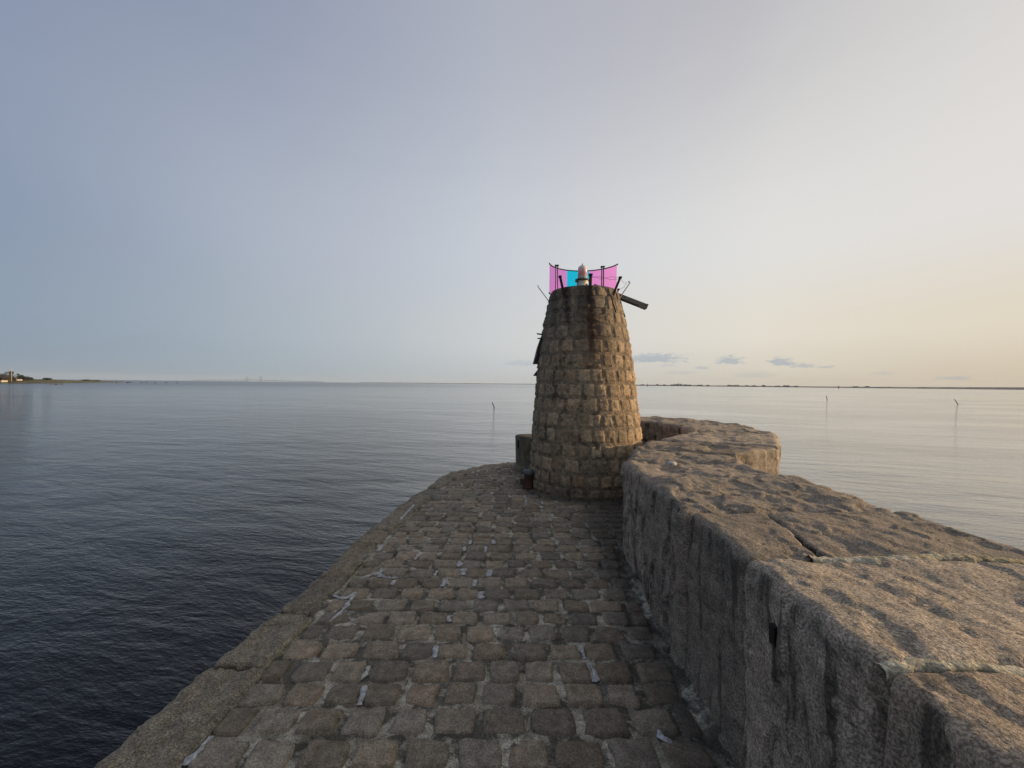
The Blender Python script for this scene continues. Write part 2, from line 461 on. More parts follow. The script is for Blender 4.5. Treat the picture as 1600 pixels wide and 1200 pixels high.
# ------------------------------------------------------------------ plan of the pier head
def catmull(pts, per=8):
    P = [Vector((*p, 0)) for p in pts]; P = [2 * P[0] - P[1]] + P + [2 * P[-1] - P[-2]]
    out = []
    for i in range(1, len(P) - 2):
        for k in range(per):
            t = k / per
            out.append(.5 * ((2 * P[i]) + (-P[i - 1] + P[i + 1]) * t + (2 * P[i - 1] - 5 * P[i] + 4 * P[i + 1] - P[i + 2]) * t * t + (-P[i - 1] + 3 * P[i] - 3 * P[i + 1] + P[i + 2]) * t ** 3))
    out.append(P[-2])
    return [(v.x, v.y) for v in out]
kerb_ctrl = [(-1.95, -3.0), (-1.90, -1.0), (-1.86, .6), (-1.835, 1.82), (-1.79, 2.49), (-1.70, 3.32), (-1.675, 4.2), (-1.60, 5.2), (-1.50, 6.1), (-1.36, 7.1), (-1.12, 7.95), (-.72, 8.6), (-.15, 8.98), (.5, 9.2), (1.2, 9.35)]
KO = catmull(kerb_ctrl, 10)
def arclen(P):
    s = [0]
    for a, b in zip(P, P[1:]): s.append(s[-1] + math.dist(a, b))
    return s
KS = arclen(KO)
def kerb_at(s, off):
    s = max(0, min(s, KS[-1] - 1e-4))
    i = next(j for j in range(len(KS) - 1) if KS[j + 1] > s)
    t = (s - KS[i]) / (KS[i + 1] - KS[i])
    a, b = Vector(KO[i]), Vector(KO[i + 1]); d = (b - a).normalized()
    p_ = a + (b - a) * t
    return (p_.x + d.y * off, p_.y - d.x * off)
def kerb_w(y): return .385 - .085 * max(0, min((y - 1.7) / 1.1, 1))
KI = [kerb_at(s, kerb_w(KO[i][1])) for i, s in enumerate(KS)]
INNER = [(.76, -3.0), (.815, -2.0), (.867, -1.0), (.91, -.3), (.945, .42), (.985, 1.11), (1.015, 1.80), (1.05, 2.48), (1.095, 3.40), (1.14, 4.28), (1.50, 5.20), (2.08, 5.85), (2.93, 6.75), (3.06, 7.6), (2.86, 8.3), (2.3, 8.75), (1.6, 9.05), (.9, 9.2)]
OUTER = [(2.28, -3.0), (2.28, -2.0), (2.29, -1.0), (2.30, -.3), (2.30, .42), (2.32, 1.11), (2.33, 1.80), (2.35, 2.48), (2.35, 3.40), (2.33, 4.12), (2.62, 4.78), (3.45, 5.35), (4.2, 6.6), (4.4, 7.9), (4.15, 9.1), (3.4, 9.95), (2.3, 10.4), (.95, 10.5)]
# solid body of the pier
outline = [(x + .02, y) for x, y in KO[::3]] + [(.95, 10.55)] + [(x + .12, y) for x, y in OUTER[::-1][1:]]
nb = len(outline)
V = [(x, y, -2.6) for x, y in outline] + [(x, y, -.13) for x, y in outline]
F = [tuple(range(nb, 2 * nb))[::-1]] + [(i, nb + i, nb + (i + 1) % nb, (i + 1) % nb) for i in range(nb)]
pier = obj('pier', V, F, M['kerb'], smooth=False, tint=.2); tag(pier, kind='structure')

SURF = []
def block(name, plan, z0, z1, mt, parent, r=.07, sp=.02, low=.03, midA=.012, flute=.0, seed=0.0, tint=.2, tilt=(0, 0), gap=.008, strata=.0, skew=None):
    """rough quarried stone: a rounded box over a four-sided plan, its skin broken by noise"""
    A, B, C, D_ = [np.array(p, float) for p in plan]           # A,B near inner/outer; D,C far inner/outer
    L = (np.linalg.norm(D_ - A) + np.linalg.norm(C - B)) / 2
    W = (np.linalg.norm(B - A) + np.linalg.norm(C - D_)) / 2
    H = z1 - z0
    nn = [max(4, int(math.ceil(s / sp))) for s in (L, W, H)]
    idx = -np.ones([k + 1 for k in nn], int)
    msk = np.zeros_like(idx, bool)
    for ax in range(3):
        sl = [slice(None)] * 3
        sl[ax] = 0; msk[tuple(sl)] = True
        sl[ax] = -1; msk[tuple(sl)] = True
    ijk = np.argwhere(msk); idx[msk] = np.arange(len(ijk))
    F = []
    for ax in range(3):
        for end in (0, -1):
            if ax == 2 and end == 0: continue
            sl = [slice(None)] * 3; sl[ax] = end
            g_ = idx[tuple(sl)]
            q4 = np.stack([g_[:-1, :-1], g_[1:, :-1], g_[1:, 1:], g_[:-1, 1:]], -1).reshape(-1, 4)
            flip = (end == 0) ^ (ax == 1)
            F.append(q4[:, ::-1] if flip else q4)
    F = np.concatenate(F)
    S = np.array([L, W, H]) - 2 * gap
    p_ = (ijk / np.array(nn) - .5) * S
    lim = S / 2 - r
    inn = np.clip(p_, -lim, lim)
    d = p_ - inn
    nd = d / np.maximum(np.linalg.norm(d, axis=1, keepdims=True), 1e-9)
    p2 = inn + nd * r
    u = (p2[:, 0] / L + .5)[:, None]; v = (p2[:, 1] / W + .5)[:, None]
    xy = (A * (1 - u) + D_ * u) * (1 - v) + (B * (1 - u) + C * u) * v
    z = z0 + H / 2 + p2[:, 2]
    eu = ((D_ - A) + (C - B)); eu /= np.linalg.norm(eu)
    ev = ((B - A) + (C - D_)); ev /= np.linalg.norm(ev)
    N3 = np.stack([eu[0] * nd[:, 0] + ev[0] * nd[:, 1], eu[1] * nd[:, 0] + ev[1] * nd[:, 1], nd[:, 2]], 1)
    topw = np.clip((p2[:, 2] / H + .5) * 1.0, 0, 1) ** 2
    z = z + topw * (tilt[0] * (p2[:, 0] / L) + tilt[1] * (p2[:, 1] / W))
    P = np.stack([xy[:, 0], xy[:, 1], z], 1)
    up = np.clip(N3[:, 2], 0, 1); side = 1 - np.abs(N3[:, 2])
    disp = low * fbm(P, 2.6, 3, .5, 3.3) + midA * fbm(P * np.array([1.6, .7, 1.2]), 11, 5, .62, seed + 9) + .35 * midA * side * fbm(P, 30, 3, .6, seed)
    if strata and strata >= .01: disp = disp + .4 * strata * up * np.sign(fbm(P, 3.2, 2, .5, seed + 4)) * np.abs(fbm(P * np.array([1, .6, 1]), 3.4, 4, .5, seed + 17)) ** .6
    if name == 'stone_block':
        # crisp hewn facets: every point takes the tilted plane of its nearest break centre
        def facets(metric, size, amp_, sd):
            rs_ = np.random.RandomState(int(sd * 10) % 9999)
            Q = P * np.array(metric) / size
            Q = Q + .38 * np.stack([fbm(P, 5, 3, .6, sd), fbm(P, 5, 3, .6, sd + 7), fbm(P, 5, 3, .6, sd + 13)], 1)
            lo, hi = Q.min(0), Q.max(0)
            S_ = lo + rs_.rand(int(max(8, np.prod(np.maximum(hi - lo, .8)) * 1.0)), 3) * (hi - lo)
            h_ = rs_.uniform(-.55, .55, len(S_)); tl = rs_.uniform(-1, 1, (len(S_), 3))
            kd = KDTree(len(S_))
            for k0, p0 in enumerate(S_): kd.insert(p0, k0)
            kd.balance()
            fd = kd.find
            k_ = np.fromiter((fd(q0)[1] for q0 in Q.tolist()), dtype=int, count=len(Q))
            out_ = h_[k_] + (tl[k_] * (Q - S_[k_])).sum(1)
            return out_ * amp_
        big = 1.0 if strata < .01 else 1.9
        ft = facets((1, .55, 1), .17 * (1 if big == 1 else 1.3), .0068 * big, seed + 31) + facets((1, .6, 1), .060, .0024, seed + 3)
        fs = facets((1, 1, .30), .15, .0150 * min(big, 1.7), seed + 77)
        disp = disp + ft * up + fs * side
    if flute: disp = disp + flute * side * ridged(P * np.array([1, 1, .22]), 4.6, 3, 7.7)
    P = P + N3 * disp[:, None]
    if parent is not None: P = P - np.array(parent.location)
    if name == 'stone_block': SURF.append(P + np.array(parent.location))
    return obj(name, P, F, mt, parent, tint=tint)

# kerb stones
cuts = [0, 1.2, 2.2, 3.2, 3.9, 4.7, 5.43, 6.05, 6.95, 7.38, 7.75, 8.55, 9.2, 9.85, 10.5, 11.15, 11.8, 12.4, 13.0, 13.8]
y2s = lambda y: next(s for s, k in zip(KS, KO) if k[1] >= y)
cuts = [y2s(y) for y in (-3.0, -1.9, -.9, .1, .9, 1.7, 2.43, 3.04, 3.66, 4.36, 4.72, 5.5, 6.2, 6.8, 7.4, 7.95)]
s_ = cuts[-1]
while s_ + .6 < KS[-1]: s_ += .62; cuts.append(s_)
rk = random.Random(3)
for i, (a, b) in enumerate(zip(cuts, cuts[1:])):
    ya = kerb_at(a, 0)[1]
    wd = kerb_w(ya)
    plan = [kerb_at(a, wd), kerb_at(a, 0), kerb_at(b, 0), kerb_at(b, wd)]
    near = .8 < ya < 5
    block('kerb_stone', plan, -.45, .012 + rk.uniform(-.012, .014), M['kerb'], pier, r=.045, sp=.016 if near else .03, low=.018, midA=.013, flute=0,
          seed=i * 3.7, tint=rk.random(), gap=.005)

# ------------------------------------------------------------------ paving
def kerb_inner_x(y):
    best = None
    for (x0, y0), (x1, y1) in zip(KI, KI[1:]):
        if (y0 <= y < y1): best = x0 + (x1 - x0) * (y - y0) / (y1 - y0); break
    return best
def inner_x(y):
    for (x0, y0), (x1, y1) in zip(INNER[:14], INNER[1:14]):
        if y0 <= y < y1: return x0 + (x1 - x0) * (y - y0) / (y1 - y0)
    return 2.9
ymax_k = max(p[1] for p in KI)
sp = .03
gx = np.arange(-2.0, 3.3, sp); gy = np.arange(-3.0, 9.4, sp)
V = []; F = []; ids = {}
Pg = np.array([(x, y, 0) for y in gy for x in gx])
hb = -.012 + .007 * fbm(Pg, 9, 4, .6) + .004 * fbm(Pg, 2, 2)
hb = hb.reshape(len(gy), len(gx))
lim_l = [kerb_inner_x(y) for y in gy]
lim_r = [inner_x(y) for y in gy]
def vid(i, j):
    if (i, j) not in ids:
        ids[(i, j)] = len(V); V.append((gx[j], gy[i], hb[i, j]))
    return ids[(i, j)]
for i in range(len(gy) - 1):
    l = lim_l[i] if lim_l[i] is not None else (-99 if gy[i] < 0 else 99)
    if gy[i] > 8.6: l = -.3 + (gy[i] - 8.6) * 2.5
    for j in range(len(gx) - 1):
        if l - .06 < gx[j] < lim_r[i] + .1:
            F.append((vid(i, j), vid(i, j + 1), vid(i + 1, j + 1), vid(i + 1, j)))
paving = obj('paving', V, F, M['mortar'], tint=.1); tag(paving, kind='structure')

def cobble_geo(cx, cy, wx, wy, rnd, nu=9, nv=7, tilt=.012):
    u = np.linspace(-1, 1, nu + 2); v = np.linspace(-1, 1, nv + 2)
    u = np.sign(u) * np.abs(u) ** .75; v = np.sign(v) * np.abs(v) ** .75
    U, Vv = np.meshgrid(u, v)
    k = .10 + .20 * rnd.random()
    X = U * np.sqrt(1 - k * Vv ** 4); Y = Vv * np.sqrt(1 - k * U ** 4)
    off = rnd.uniform(0, 900)
    base = np.stack([X.ravel() * wx / 2 + off, Y.ravel() * wy / 2, np.zeros(X.size)], 1)
    # crooked outline
    jx = .05 * wx * fbm(base, 9, 2, .5, 3.1).reshape(X.shape); jy = .06 * wy * fbm(base, 9, 2, .5, 8.7).reshape(X.shape)
    sh = rnd.uniform(-.05, .05); sk = rnd.uniform(-.04, .04)
    Xw = X * wx / 2 * (1 + sk * Y) + jx + sh * Y * wy / 2; Yw = Y * wy / 2 * (1 + rnd.uniform(-.08, .08) * X) + jy
    m_ = np.maximum(np.abs(U), np.abs(Vv))
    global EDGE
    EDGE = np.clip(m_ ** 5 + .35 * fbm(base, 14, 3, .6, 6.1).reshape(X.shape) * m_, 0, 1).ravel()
    Z = .004 - .005 * m_ ** 9 + .0045 * fbm(base, 22, 3, .6, 1.7).reshape(X.shape)
    Z = np.where(m_ > .93, -.045, Z) + X * rnd.uniform(-tilt, tilt) * .5 + Y * rnd.uniform(-tilt, tilt) * .5 + rnd.uniform(-.006, .005)
    # outermost ring goes straight down
    V_ = np.stack([Xw.ravel() + cx, Yw.ravel() + cy, Z.ravel()], 1)
    nc = nu + 2; F_ = []
    for i in range(nv + 1):
        for j in range(nc - 1):
            F_.append((i * nc + j, i * nc + j + 1, (i + 1) * nc + j + 1, (i + 1) * nc + j))
    return V_, F_
rc = random.Random(21)
cobs = []
y = -2.9; row = 0
while y < 8.75:
    ph = rc.uniform(.172, .190) if y < 6 else rc.uniform(.16, .18)
    yc = y + ph / 2
    l = kerb_inner_x(yc)
    if yc > 8.3 and l is not None: l = max(l, -.5 + (yc - 8.3) * 1.2)
    if l is None: l = .2
    r_ = inner_x(yc) - (.07 if yc < 4.4 else -.03)
    if yc > 4.6: r_ = min(r_, 2.95)
    x = l + .012 + (rc.random() * .02)
    first = True
    slope = .010
    while x < r_ - .05:
        wx = rc.uniform(.20, .262)
        if first and row % 2: wx *= .66
        first = False
        if x + wx > r_ - .03: wx = r_ - x
        if wx < .07: break
        cx = x + wx / 2
        if math.hypot(cx - TX, yc - TY) > .93:
            cobs.append((cx, yc + slope * cx + rc.uniform(-.005, .005), wx, ph))
        x += wx
    y += ph; row += 1
vis = sorted([c for c in cobs if c[1] > 1.45], key=lambda c: c[1])
nearc, farc = vis[:298], vis[298:] + [c for c in cobs if c[1] <= 1.45]
def cob_tint(): 
    t = rc.random()
    return t
for cx, cy, wx, wy in nearc:
    V_, F_ = cobble_geo(cx, cy, wx - rc.uniform(.012, .022), wy - rc.uniform(.012, .019), rc)
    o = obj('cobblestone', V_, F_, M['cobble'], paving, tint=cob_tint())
    a_ = o.data.attributes.new('rim_dark', 'FLOAT', 'POINT'); a_.data.foreach_set('value', EDGE.astype(np.float32))
VV = []; FF = []; TT = []; b = 0
for cx, cy, wx, wy in farc:
    V_, F_ = cobble_geo(cx, cy, wx - rc.uniform(.008, .016), wy - rc.uniform(.008, .014), rc, 7, 5)
    VV.append(V_); FF += [tuple(i + b for i in f) for f in F_]; TT += [cob_tint()] * len(V_); b += len(V_)
o = obj('cobblestones', np.concatenate(VV), FF, M['cobble'], paving, tint=np.array(TT)); tag(o, kind='stuff')

# pale mortar smears in the joints (x, y, length, width, direction)
def smear(pts, wd, seed, mt='patch', z=.004, name='mortar_patch', parent=None, thick=.006):
    rs = random.Random(seed)
    P = [Vector((*p, 0)) for p in pts]
    V = []; F = []
    n_ = max(5, int(sum((b - a).length for a, b in zip(P, P[1:])) / .025))
    pc = catmull([(p.x, p.y) for p in P], 10)
    S = arclen(pc)
    for k in range(n_ + 1):
        s = S[-1] * k / n_
        i = max(j for j in range(len(S)) if S[j] <= s + 1e-9); i = min(i, len(pc) - 2)
        a, b = Vector(pc[i]), Vector(pc[i + 1]); d = (b - a).normalized(); t = (s - S[i]) / max(1e-6, S[i + 1] - S[i])
        c = a + (b - a) * t; nn = Vector((-d.y, d.x))
        e = (.75 + .5 * math.sin(k * 1.9 + seed) * math.cos(k * .7 + seed * 3)) if 0 < k < n_ else .6
        w1 = wd * e * rs.uniform(.35, 1.35); w2 = wd * e * rs.uniform(.35, 1.35)
        for q_, hz in ((-w1, -.008), (-w1 * .75, thick * .6), (0, thick), (w2 * .75, thick * .6), (w2, -.008)):
            V.append((c.x + nn.x * q_, c.y + nn.y * q_, z + (hz if 0 < k < n_ else -.004) + rs.uniform(-.001, .001)))
    for k in range(n_):
        for j in range(4):
            a = k * 5 + j
            F.append((a, a + 5, a + 6, a + 1))
    return obj(name, V, F, M[mt], parent)
def pg(x, y, z=0.0):                                            # photograph point on the level z, in metres
    X = (x - 800) / 650; Z = -(y - 600) / 650
    c, s = math.cos(R(ROLL)), math.sin(R(ROLL))
    Xr = X * c - Z * s; Zr = X * s + Z * c
    t = (z - CAM_H) / Zr
    return (Xr * t, t)
patches = [([(655, 780), (640, 797), (625, 812)], .022), ([(612, 842), (598, 853)], .022), ([(608, 878), (588, 888)], .022), ([(568, 902), (590, 896), (605, 903), (622, 902)], .017),
           ([(622, 892), (606, 912)], .024), ([(556, 925), (538, 935), (520, 930)], .015), ([(554, 928), (538, 950), (515, 972)], .015), ([(466, 981), (445, 1002), (424, 1024)], .014),
           ([(641, 865), (652, 866)], .02), ([(700, 885), (686, 892)], .014), ([(716, 870), (712, 876)], .03), ([(736, 906), (740, 916)], .035), ([(745, 920), (748, 930)], .03),
           ([(762, 893), (764, 899)], .03), ([(693, 909), (700, 917)], .026), ([(726, 889), (730, 896)], .028), ([(700, 864), (708, 860)], .024), ([(748, 848), (750, 853)], .02),
           ([(765, 838), (768, 842)], .025), ([(731, 838), (735, 843)], .02), ([(670, 1006), (690, 1005)], .018), ([(608, 1013), (598, 1030)], .016), ([(700, 966), (698, 975)], .014),
           ([(604, 1072), (594, 1094)], .018), ([(892, 1013), (898, 1022)], .015), ([(944, 1024), (950, 1034)], .016), ([(1026, 1138), (1034, 1152), (1050, 1160)], .014),
           ([(330, 1150), (312, 1172), (290, 1196)], .02), ([(858, 801), (858, 807)], .03), ([(842, 789), (844, 794)], .03), ([(870, 783), (855, 784)], .03), ([(826, 774), (818, 774)], .025),
           ([(700, 767), (704, 763)], .03), ([(762, 772), (765, 770)], .03), ([(742, 741), (744, 738)], .03), ([(480, 905), (470, 910)], .001)]
for i, (pp, wd) in enumerate(patches[:-1]):
    P_ = [pg(*q_) for q_ in pp]
    ln = sum(math.dist(a, b) for a, b in zip(P_, P_[1:]))
    mx_, my_ = P_[len(P_) // 2]
    near = [c for c in cobs if abs(c[1] - my_) <= c[3] * .55]
    if len(pp) == 2 and near:                                   # lies in the upright joint of its course
        c = min(near, key=lambda c: abs(c[0] - c[2] / 2 - mx_))
        ex = c[0] - c[2] / 2
        rs_ = random.Random(i)
        P_ = [(ex + rs_.uniform(-.012, .012), c[1] - c[3] * rs_.uniform(.2, .45)), (ex + rs_.uniform(-.008, .008), c[1]), (ex + rs_.uniform(-.012, .012), c[1] + c[3] * rs_.uniform(.2, .45))]
        wd = min(wd * 1.2, .034)
        zz_ = -.001
    elif len(pp) >= 3 and near and ln > .12:
        zz_ = .004
    else: zz_ = .004
    smear(P_, wd * 1.15, i, parent=paving, z=zz_, thick=.004)
# mortar line between kerb and cobbles
for i, (y0, y1) in enumerate(((1.5, 2.2), (2.3, 3.0), (3.4, 4.3), (4.9, 5.6))):
    pts = [(kerb_inner_x(y0 + (y1 - y0) * k / 4) + .012, y0 + (y1 - y0) * k / 4) for k in range(5)]
    smear(pts, .018, 50 + i, 'joint', -.004, 'mortar_seam', paving)
# rough mortar fillet at the foot of the parapet
Vf = []; Ff = []
ns = 330; nc = 9
ys = np.linspace(-2.0, 4.25, ns)
Pn = np.array([(0, yy, 0) for yy in ys])
wob1 = fbm(Pn, 5, 4, .6, 2); wob2 = fbm(Pn, 7, 4, .6, 9)
for i, yy in enumerate(ys):
    xr = .92 + .052 * yy
    for j in range(nc):
        t = j / (nc - 1)
        wdt = .085 + .028 * wob1[i]
        Vf.append((xr - wdt + (wdt + .06) * t, yy, -.02 + .05 * t ** 1.5 + .012 * (1 + wob2[i]) * math.sin(t * math.pi)))
Vf = np.array(Vf); Vf[:, 2] += .010 * fbm(Vf, 28, 3, .6)
for i in range(ns - 1):
    for j in range(nc - 1):
        a = i * nc + j; Ff.append((a, a + 1, a + nc + 1, a + nc))
obj('mortar_seam', Vf, Ff, M['seam'], paving, tint=.2)

# ------------------------------------------------------------------ parapet wall of huge rough stones
wall = empty('parapet_wall', (1.6, 4.0, 0))
tag(wall, 'massive rough granite wall along the right of the pier, curling behind the tower', 'wall')
rw = random.Random(5)
TOPZ = [.93, .94, .94, .94, .964, .978, .966, .972, .945, .945, .95, .97, .985, .98, .975, .96, .96]
TILT = {4: (.0, -.03), 5: (0, .0), 6: (0, .01), 9: (-.01, 0)}
for i in range(len(INNER) - 1):
    io = {5: -.006, 6: .014, 7: -.008, 8: .012, 9: -.004}.get(i, 0)
    plan = [(INNER[i][0] + io, INNER[i][1]), OUTER[i], OUTER[i + 1], (INNER[i + 1][0] + io, INNER[i + 1][1])]
    yn = INNER[i][1]
    if INNER[i + 1][1] < -.5: spc = .06
    elif yn < 2.5: spc = .0135
    elif yn < 4.4: spc = .019
    else: spc = .03
    kw = dict(gap=.012, r=.036, sp=spc, low=.010, midA=.0028, flute=.030, seed=i * 5.3 + 1, tint=[.2, .5, .3, .6, .55, .15, .35, .05, .62, .4][i % 10] * .8, tilt=TILT.get(i, (0, 0)), strata=.004)
    if i == 4: kw['tint'] = .62
    if i >= 7: kw['strata'] = .022; kw['low'] = .022; kw['r'] = .05
    if i in (8, 9): kw['flute'] = .035
    if i == 9: kw['r'] = .12
    if i in (10, 11, 12): kw['flute'] = .05
    if i == 6:       # split lengthways by a straight joint
        def lp(a, b, t): return (a[0] + (b[0] - a[0]) * t, a[1] + (b[1] - a[1]) * t)
        m0, m1 = lp(INNER[i], OUTER[i], .27), lp(INNER[i + 1], OUTER[i + 1], .36)
        k2 = dict(kw); k2['r'] = .022; k2['gap'] = .003
        block('stone_block', [plan[0], m0, m1, plan[3]], -.05, TOPZ[i] - .005, M['wall'], wall, **{**k2, 'r': .03})
        block('stone_block', [m0, OUTER[i], OUTER[i + 1], m1], -.6, TOPZ[i] + .004, M['wall'], wall, **{**k2, 'seed': 77.0, 'tint': .3})
        continue
    block('stone_block', plan, -.05 if i < 9 else -.6, TOPZ[i], M['wall'], wall, **kw)
# mortar in the coping joints
def surf_z(x, y, r=.035):
    A_ = SV[(np.abs(SV[:, 0] - x) < r) & (np.abs(SV[:, 1] - y) < r)]
    return np.percentile(A_[:, 2], 90) if len(A_) else .9
SV = np.concatenate(SURF); SVX = SV; SV = SV[SV[:, 2] > .75]
def coping(x0, x1, y, z, wd, seed):
    rs = random.Random(seed); V = []; F = []
    n_ = 60
    for k in range(n_ + 1):
        t = k / n_; x = x0 + (x1 - x0) * t
        yy = y + .02 * math.sin(t * 9 + seed) + rs.uniform(-.006, .006)
        e = min(1, 6 * t + .6, 6 * (1 - t) + .2)
        a = wd * e * rs.uniform(.6, 1.1); b_ = wd * e * rs.uniform(.6, 1.1)
        zz = surf_z(x, yy) + z
        for q_, h_ in ((-a, -.05), (-a * .75, -.004), (0, .004), (b_ * .75, -.004), (b_, -.05)):
            V.append((x - 1.6, yy + q_ - 4.0, zz + h_))
    for k in range(n_):
        for j in range(4):
            a = k * 5 + j; F.append((a, a + 5, a + 6, a + 1))
    obj('mortar_joint', V, F, M['joint'], wall, tint=.2)
coping(1.0, 2.28, 1.11, .004, .040, 1)
coping(1.31, 2.26, 1.80, .010, .05, 2)
coping(1.13, 1.6, 2.48, -.008, .012, 3)
# iron-lined drain slot
mb = MB()
A_ = SVX[(np.abs(SVX[:, 1] - 1.535) < .03) & (np.abs(SVX[:, 2] - .785) < .05) & (SVX[:, 0] < 1.2)]
fx_ = A_[:, 0].min() if len(A_) else 1.0
mb.box((fx_ + .020, 1.535, .785), (.044, .032, .07))
mb.build('drain_slot', M['black'], wall)
# gull dropping on the wall
mb = MB(); mb.lathe([(.0, -.02), (.05, -.01), (.045, .008), (.02, .014), (.0, .015)], (1.52, 3.95, .965), 12); mb.build('lime_spot', M['patch'], wall, True)

# ------------------------------------------------------------------ lighthouse tower
PROF = [(0, .97), (.28, .955), (.75, .932), (1.02, .905), (1.43, .860), (1.90, .818), (2.37, .760), (2.76, .686), (3.0, .630), (3.18, .585), (3.30, .545)]
def RT(z):
    for (z0, r0), (z1, r1) in zip(PROF, PROF[1:]):
        if z <= z1: return r0 + (r1 - r0) * max(0, (z - z0)) / (z1 - z0)
    return PROF[-1][1]
def lean(z): return -.024 * (z - .4)
tower = empty('lighthouse_tower', (TX, TY, 0))
tag(tower, 'squat tapering lighthouse tower of rough brown granite blocks at the pier end', 'tower')
core = MB()
zs = np.linspace(-.1, 3.27, 60)
core.lathe([(RT(z) - .007, z) for z in zs] + [(.3, 3.285), (.02, 3.29)], (TX, TY, 0), 64)
core.V = [(x + lean(z), y, z) for x, y, z in core.V]
o = core.build('mortar_core', M['tower_mortar'], tower, True)
a = o.data.attributes.new('tint', 'FLOAT', 'POINT'); a.data.foreach_set('value', [.1] * len(o.data.vertices))
rb = random.Random(13)
def brick_geo(a0, a1, z0, z1, seed, nu=8, nv=8, amp=.010):
    u = np.linspace(0, 1, nu + 1); v = np.linspace(0, 1, nv + 1)
    U, W_ = np.meshgrid(u, v)
    e = np.maximum(np.abs(U * 2 - 1), np.abs(W_ * 2 - 1))
    cr = .035
    A = a0 + (a1 - a0) * U; Z = z0 + (z1 - z0) * W_
    rr = np.array([RT(z) for z in Z.ravel()]).reshape(Z.shape)
    base = np.stack([np.cos(A).ravel() * rr.ravel() + seed, np.sin(A).ravel() * rr.ravel(), Z.ravel()], 1)
    pil = .004 * (1 - np.abs(U * 2 - 1) ** 5) * (1 - np.abs(W_ * 2 - 1) ** 5)
    rough = amp * fbm(base, 19, 4, .68).reshape(Z.shape) * (1 - .75 * e ** 8)
    rr = np.where(e > .999, rr - .04, rr - .004 + pil + rough)
    # rounded corners and crooked outline
    A = A + .05 * (a1 - a0) * fbm(base, 9, 2, .5, 4).reshape(Z.shape); Z = Z + .05 * (z1 - z0) * fbm(base, 9, 2, .5, 9).reshape(Z.shape)
    V_ = np.stack([np.cos(A) * rr + lean(Z), np.sin(A) * rr, Z], -1).reshape(-1, 3)
    F_ = [(i * (nu + 1) + j, i * (nu + 1) + j + 1, (i + 1) * (nu + 1) + j + 1, (i + 1) * (nu + 1) + j) for i in range(nv) for j in range(nu)]
    return V_, F_
bricks = []
z = 0.0
courses = [.155, .20, .24, .225, .235, .235, .225, .235, .225, .235, .235, .235, .22, .21, .20]
tot = sum(courses); courses = [c * 3.275 / tot for c in courses]
for ci, ch in enumerate(courses):
    rm = RT(z + ch / 2)
    a = rb.uniform(0, .3); end = a + 2 * math.pi
    while a < end - .02:
        da = rb.uniform(.17, .27) / rm
        if ci == len(courses) - 1: da *= .85
        if a + da > end - .12 / rm: da = end - a
        bricks.append((a, a + da, z, z + ch, ci, rm))
        a += da
    z += ch
cam_a = math.atan2(-TY, -TX)
def front(b_):
    am = (b_[0] + b_[1]) / 2
    return math.cos(am - cam_a)
bricks.sort(key=lambda b_: -front(b_))
VV = []; FF = []; TT = []; bb = 0
for k, (a0, a1, z0, z1, ci, rm) in enumerate(bricks):
    gz = .0032; ga = gz / rm
    t = rb.random() * .62
    am = (a0 + a1) / 2
    if ci == 1 and abs(math.cos(am) * rm - (-.36)) < .09 and math.sin(am) < 0: t = .97
    V_, F_ = brick_geo(a0 + ga, a1 - ga, z0 + gz, z1 - gz, rb.uniform(0, 500), amp=rb.uniform(.008, .014))
    if k < 298: obj('brick', V_, F_, M['brick'], tower, tint=t)
    else:
        VV.append(V_); FF += [tuple(i + bb for i in f) for f in F_]; TT += [t] * len(V_); bb += len(V_)
if VV:
    o = obj('bricks', np.concatenate(VV), FF, M['brick'], tower, tint=np.array(TT)); tag(o, kind='stuff')

def T(dx_, dy_, z): return (TX + dx_, TY + dy_, z)
# leaning dark posts bolted round the rim (parts of the tower)
for (b0, t0, wd) in (((-.43, -.43, 3.02), (-.532, -.50, 3.42), .036), ((-.08, -.63, 2.96), (-.075, -.65, 3.417), .042), ((.315, -.49, 3.13), (.428, -.50, 3.416), .034), ((-.35, .5, 3.05), (-.42, .58, 3.34), .034), ((.3, .55, 3.05), (.36, .62, 3.3), .034)):
    mb = MB()
    mb.bar(T(*b0), T(*t0), wd, wd * .7, up=(0, 1, 0))
    d = (Vector(t0) - Vector(b0)).normalized()
    mb.box(T(*(Vector(t0) - d * .01)), (wd * 1.35, wd * 1.3, .03))
    mb.build('iron_post', M['rustbar'], tower)
mb = MB()
mb.tube([T(.31, -.49, 3.17), T(.275, -.53, 3.11), T(.29, -.575, 3.0), T(.33, -.635, 2.83)], .011, 6)
mb.build('iron_strap', M['black'], tower)
mb = MB(); mb.tube([T(.49, -.1, 3.22), T(.535, -.12, 3.10), T(.565, -.12, 2.98), T(.612, -.12, 2.84)], .010, 6); mb.build('iron_strap', M['black'], tower)
# thin rods with wire eyes
mb = MB(); mb.tube([T(-.61, -.1, 3.02), T(-.852, -.12, 3.33)], .0065, 6); mb.tube([T(-.852, -.12, 3.33), T(-.867, -.12, 3.345), T(-.857, -.12, 3.36), T(-.837, -.12, 3.35)], .004, 5)
mb.build('thin_rod', M['thin'], tower)
mb = MB(); mb.tube([T(.49, -.2, 3.14), T(.688, -.12, 3.42)], .009, 6); mb.tube([T(.688, -.12, 3.42), T(.678, -.12, 3.445), T(.658, -.12, 3.445), T(.668, -.12, 3.42)], .005, 5)
mb.build('thin_rod', M['thin'], tower)
mb = MB(); mb.tube([T(.475, -.05, 3.2), T(.505, -.06, 3.315)], .014, 6); mb.box(T(.508, -.06, 3.32), (.035, .03, .025)); mb.build('short_stub', M['rustbar'], tower)
mb = MB()
mb.tube([T(.428, -.50, 3.39), T(.53, -.33, 3.36), T(.66, -.12, 3.43)], .0028, 4)
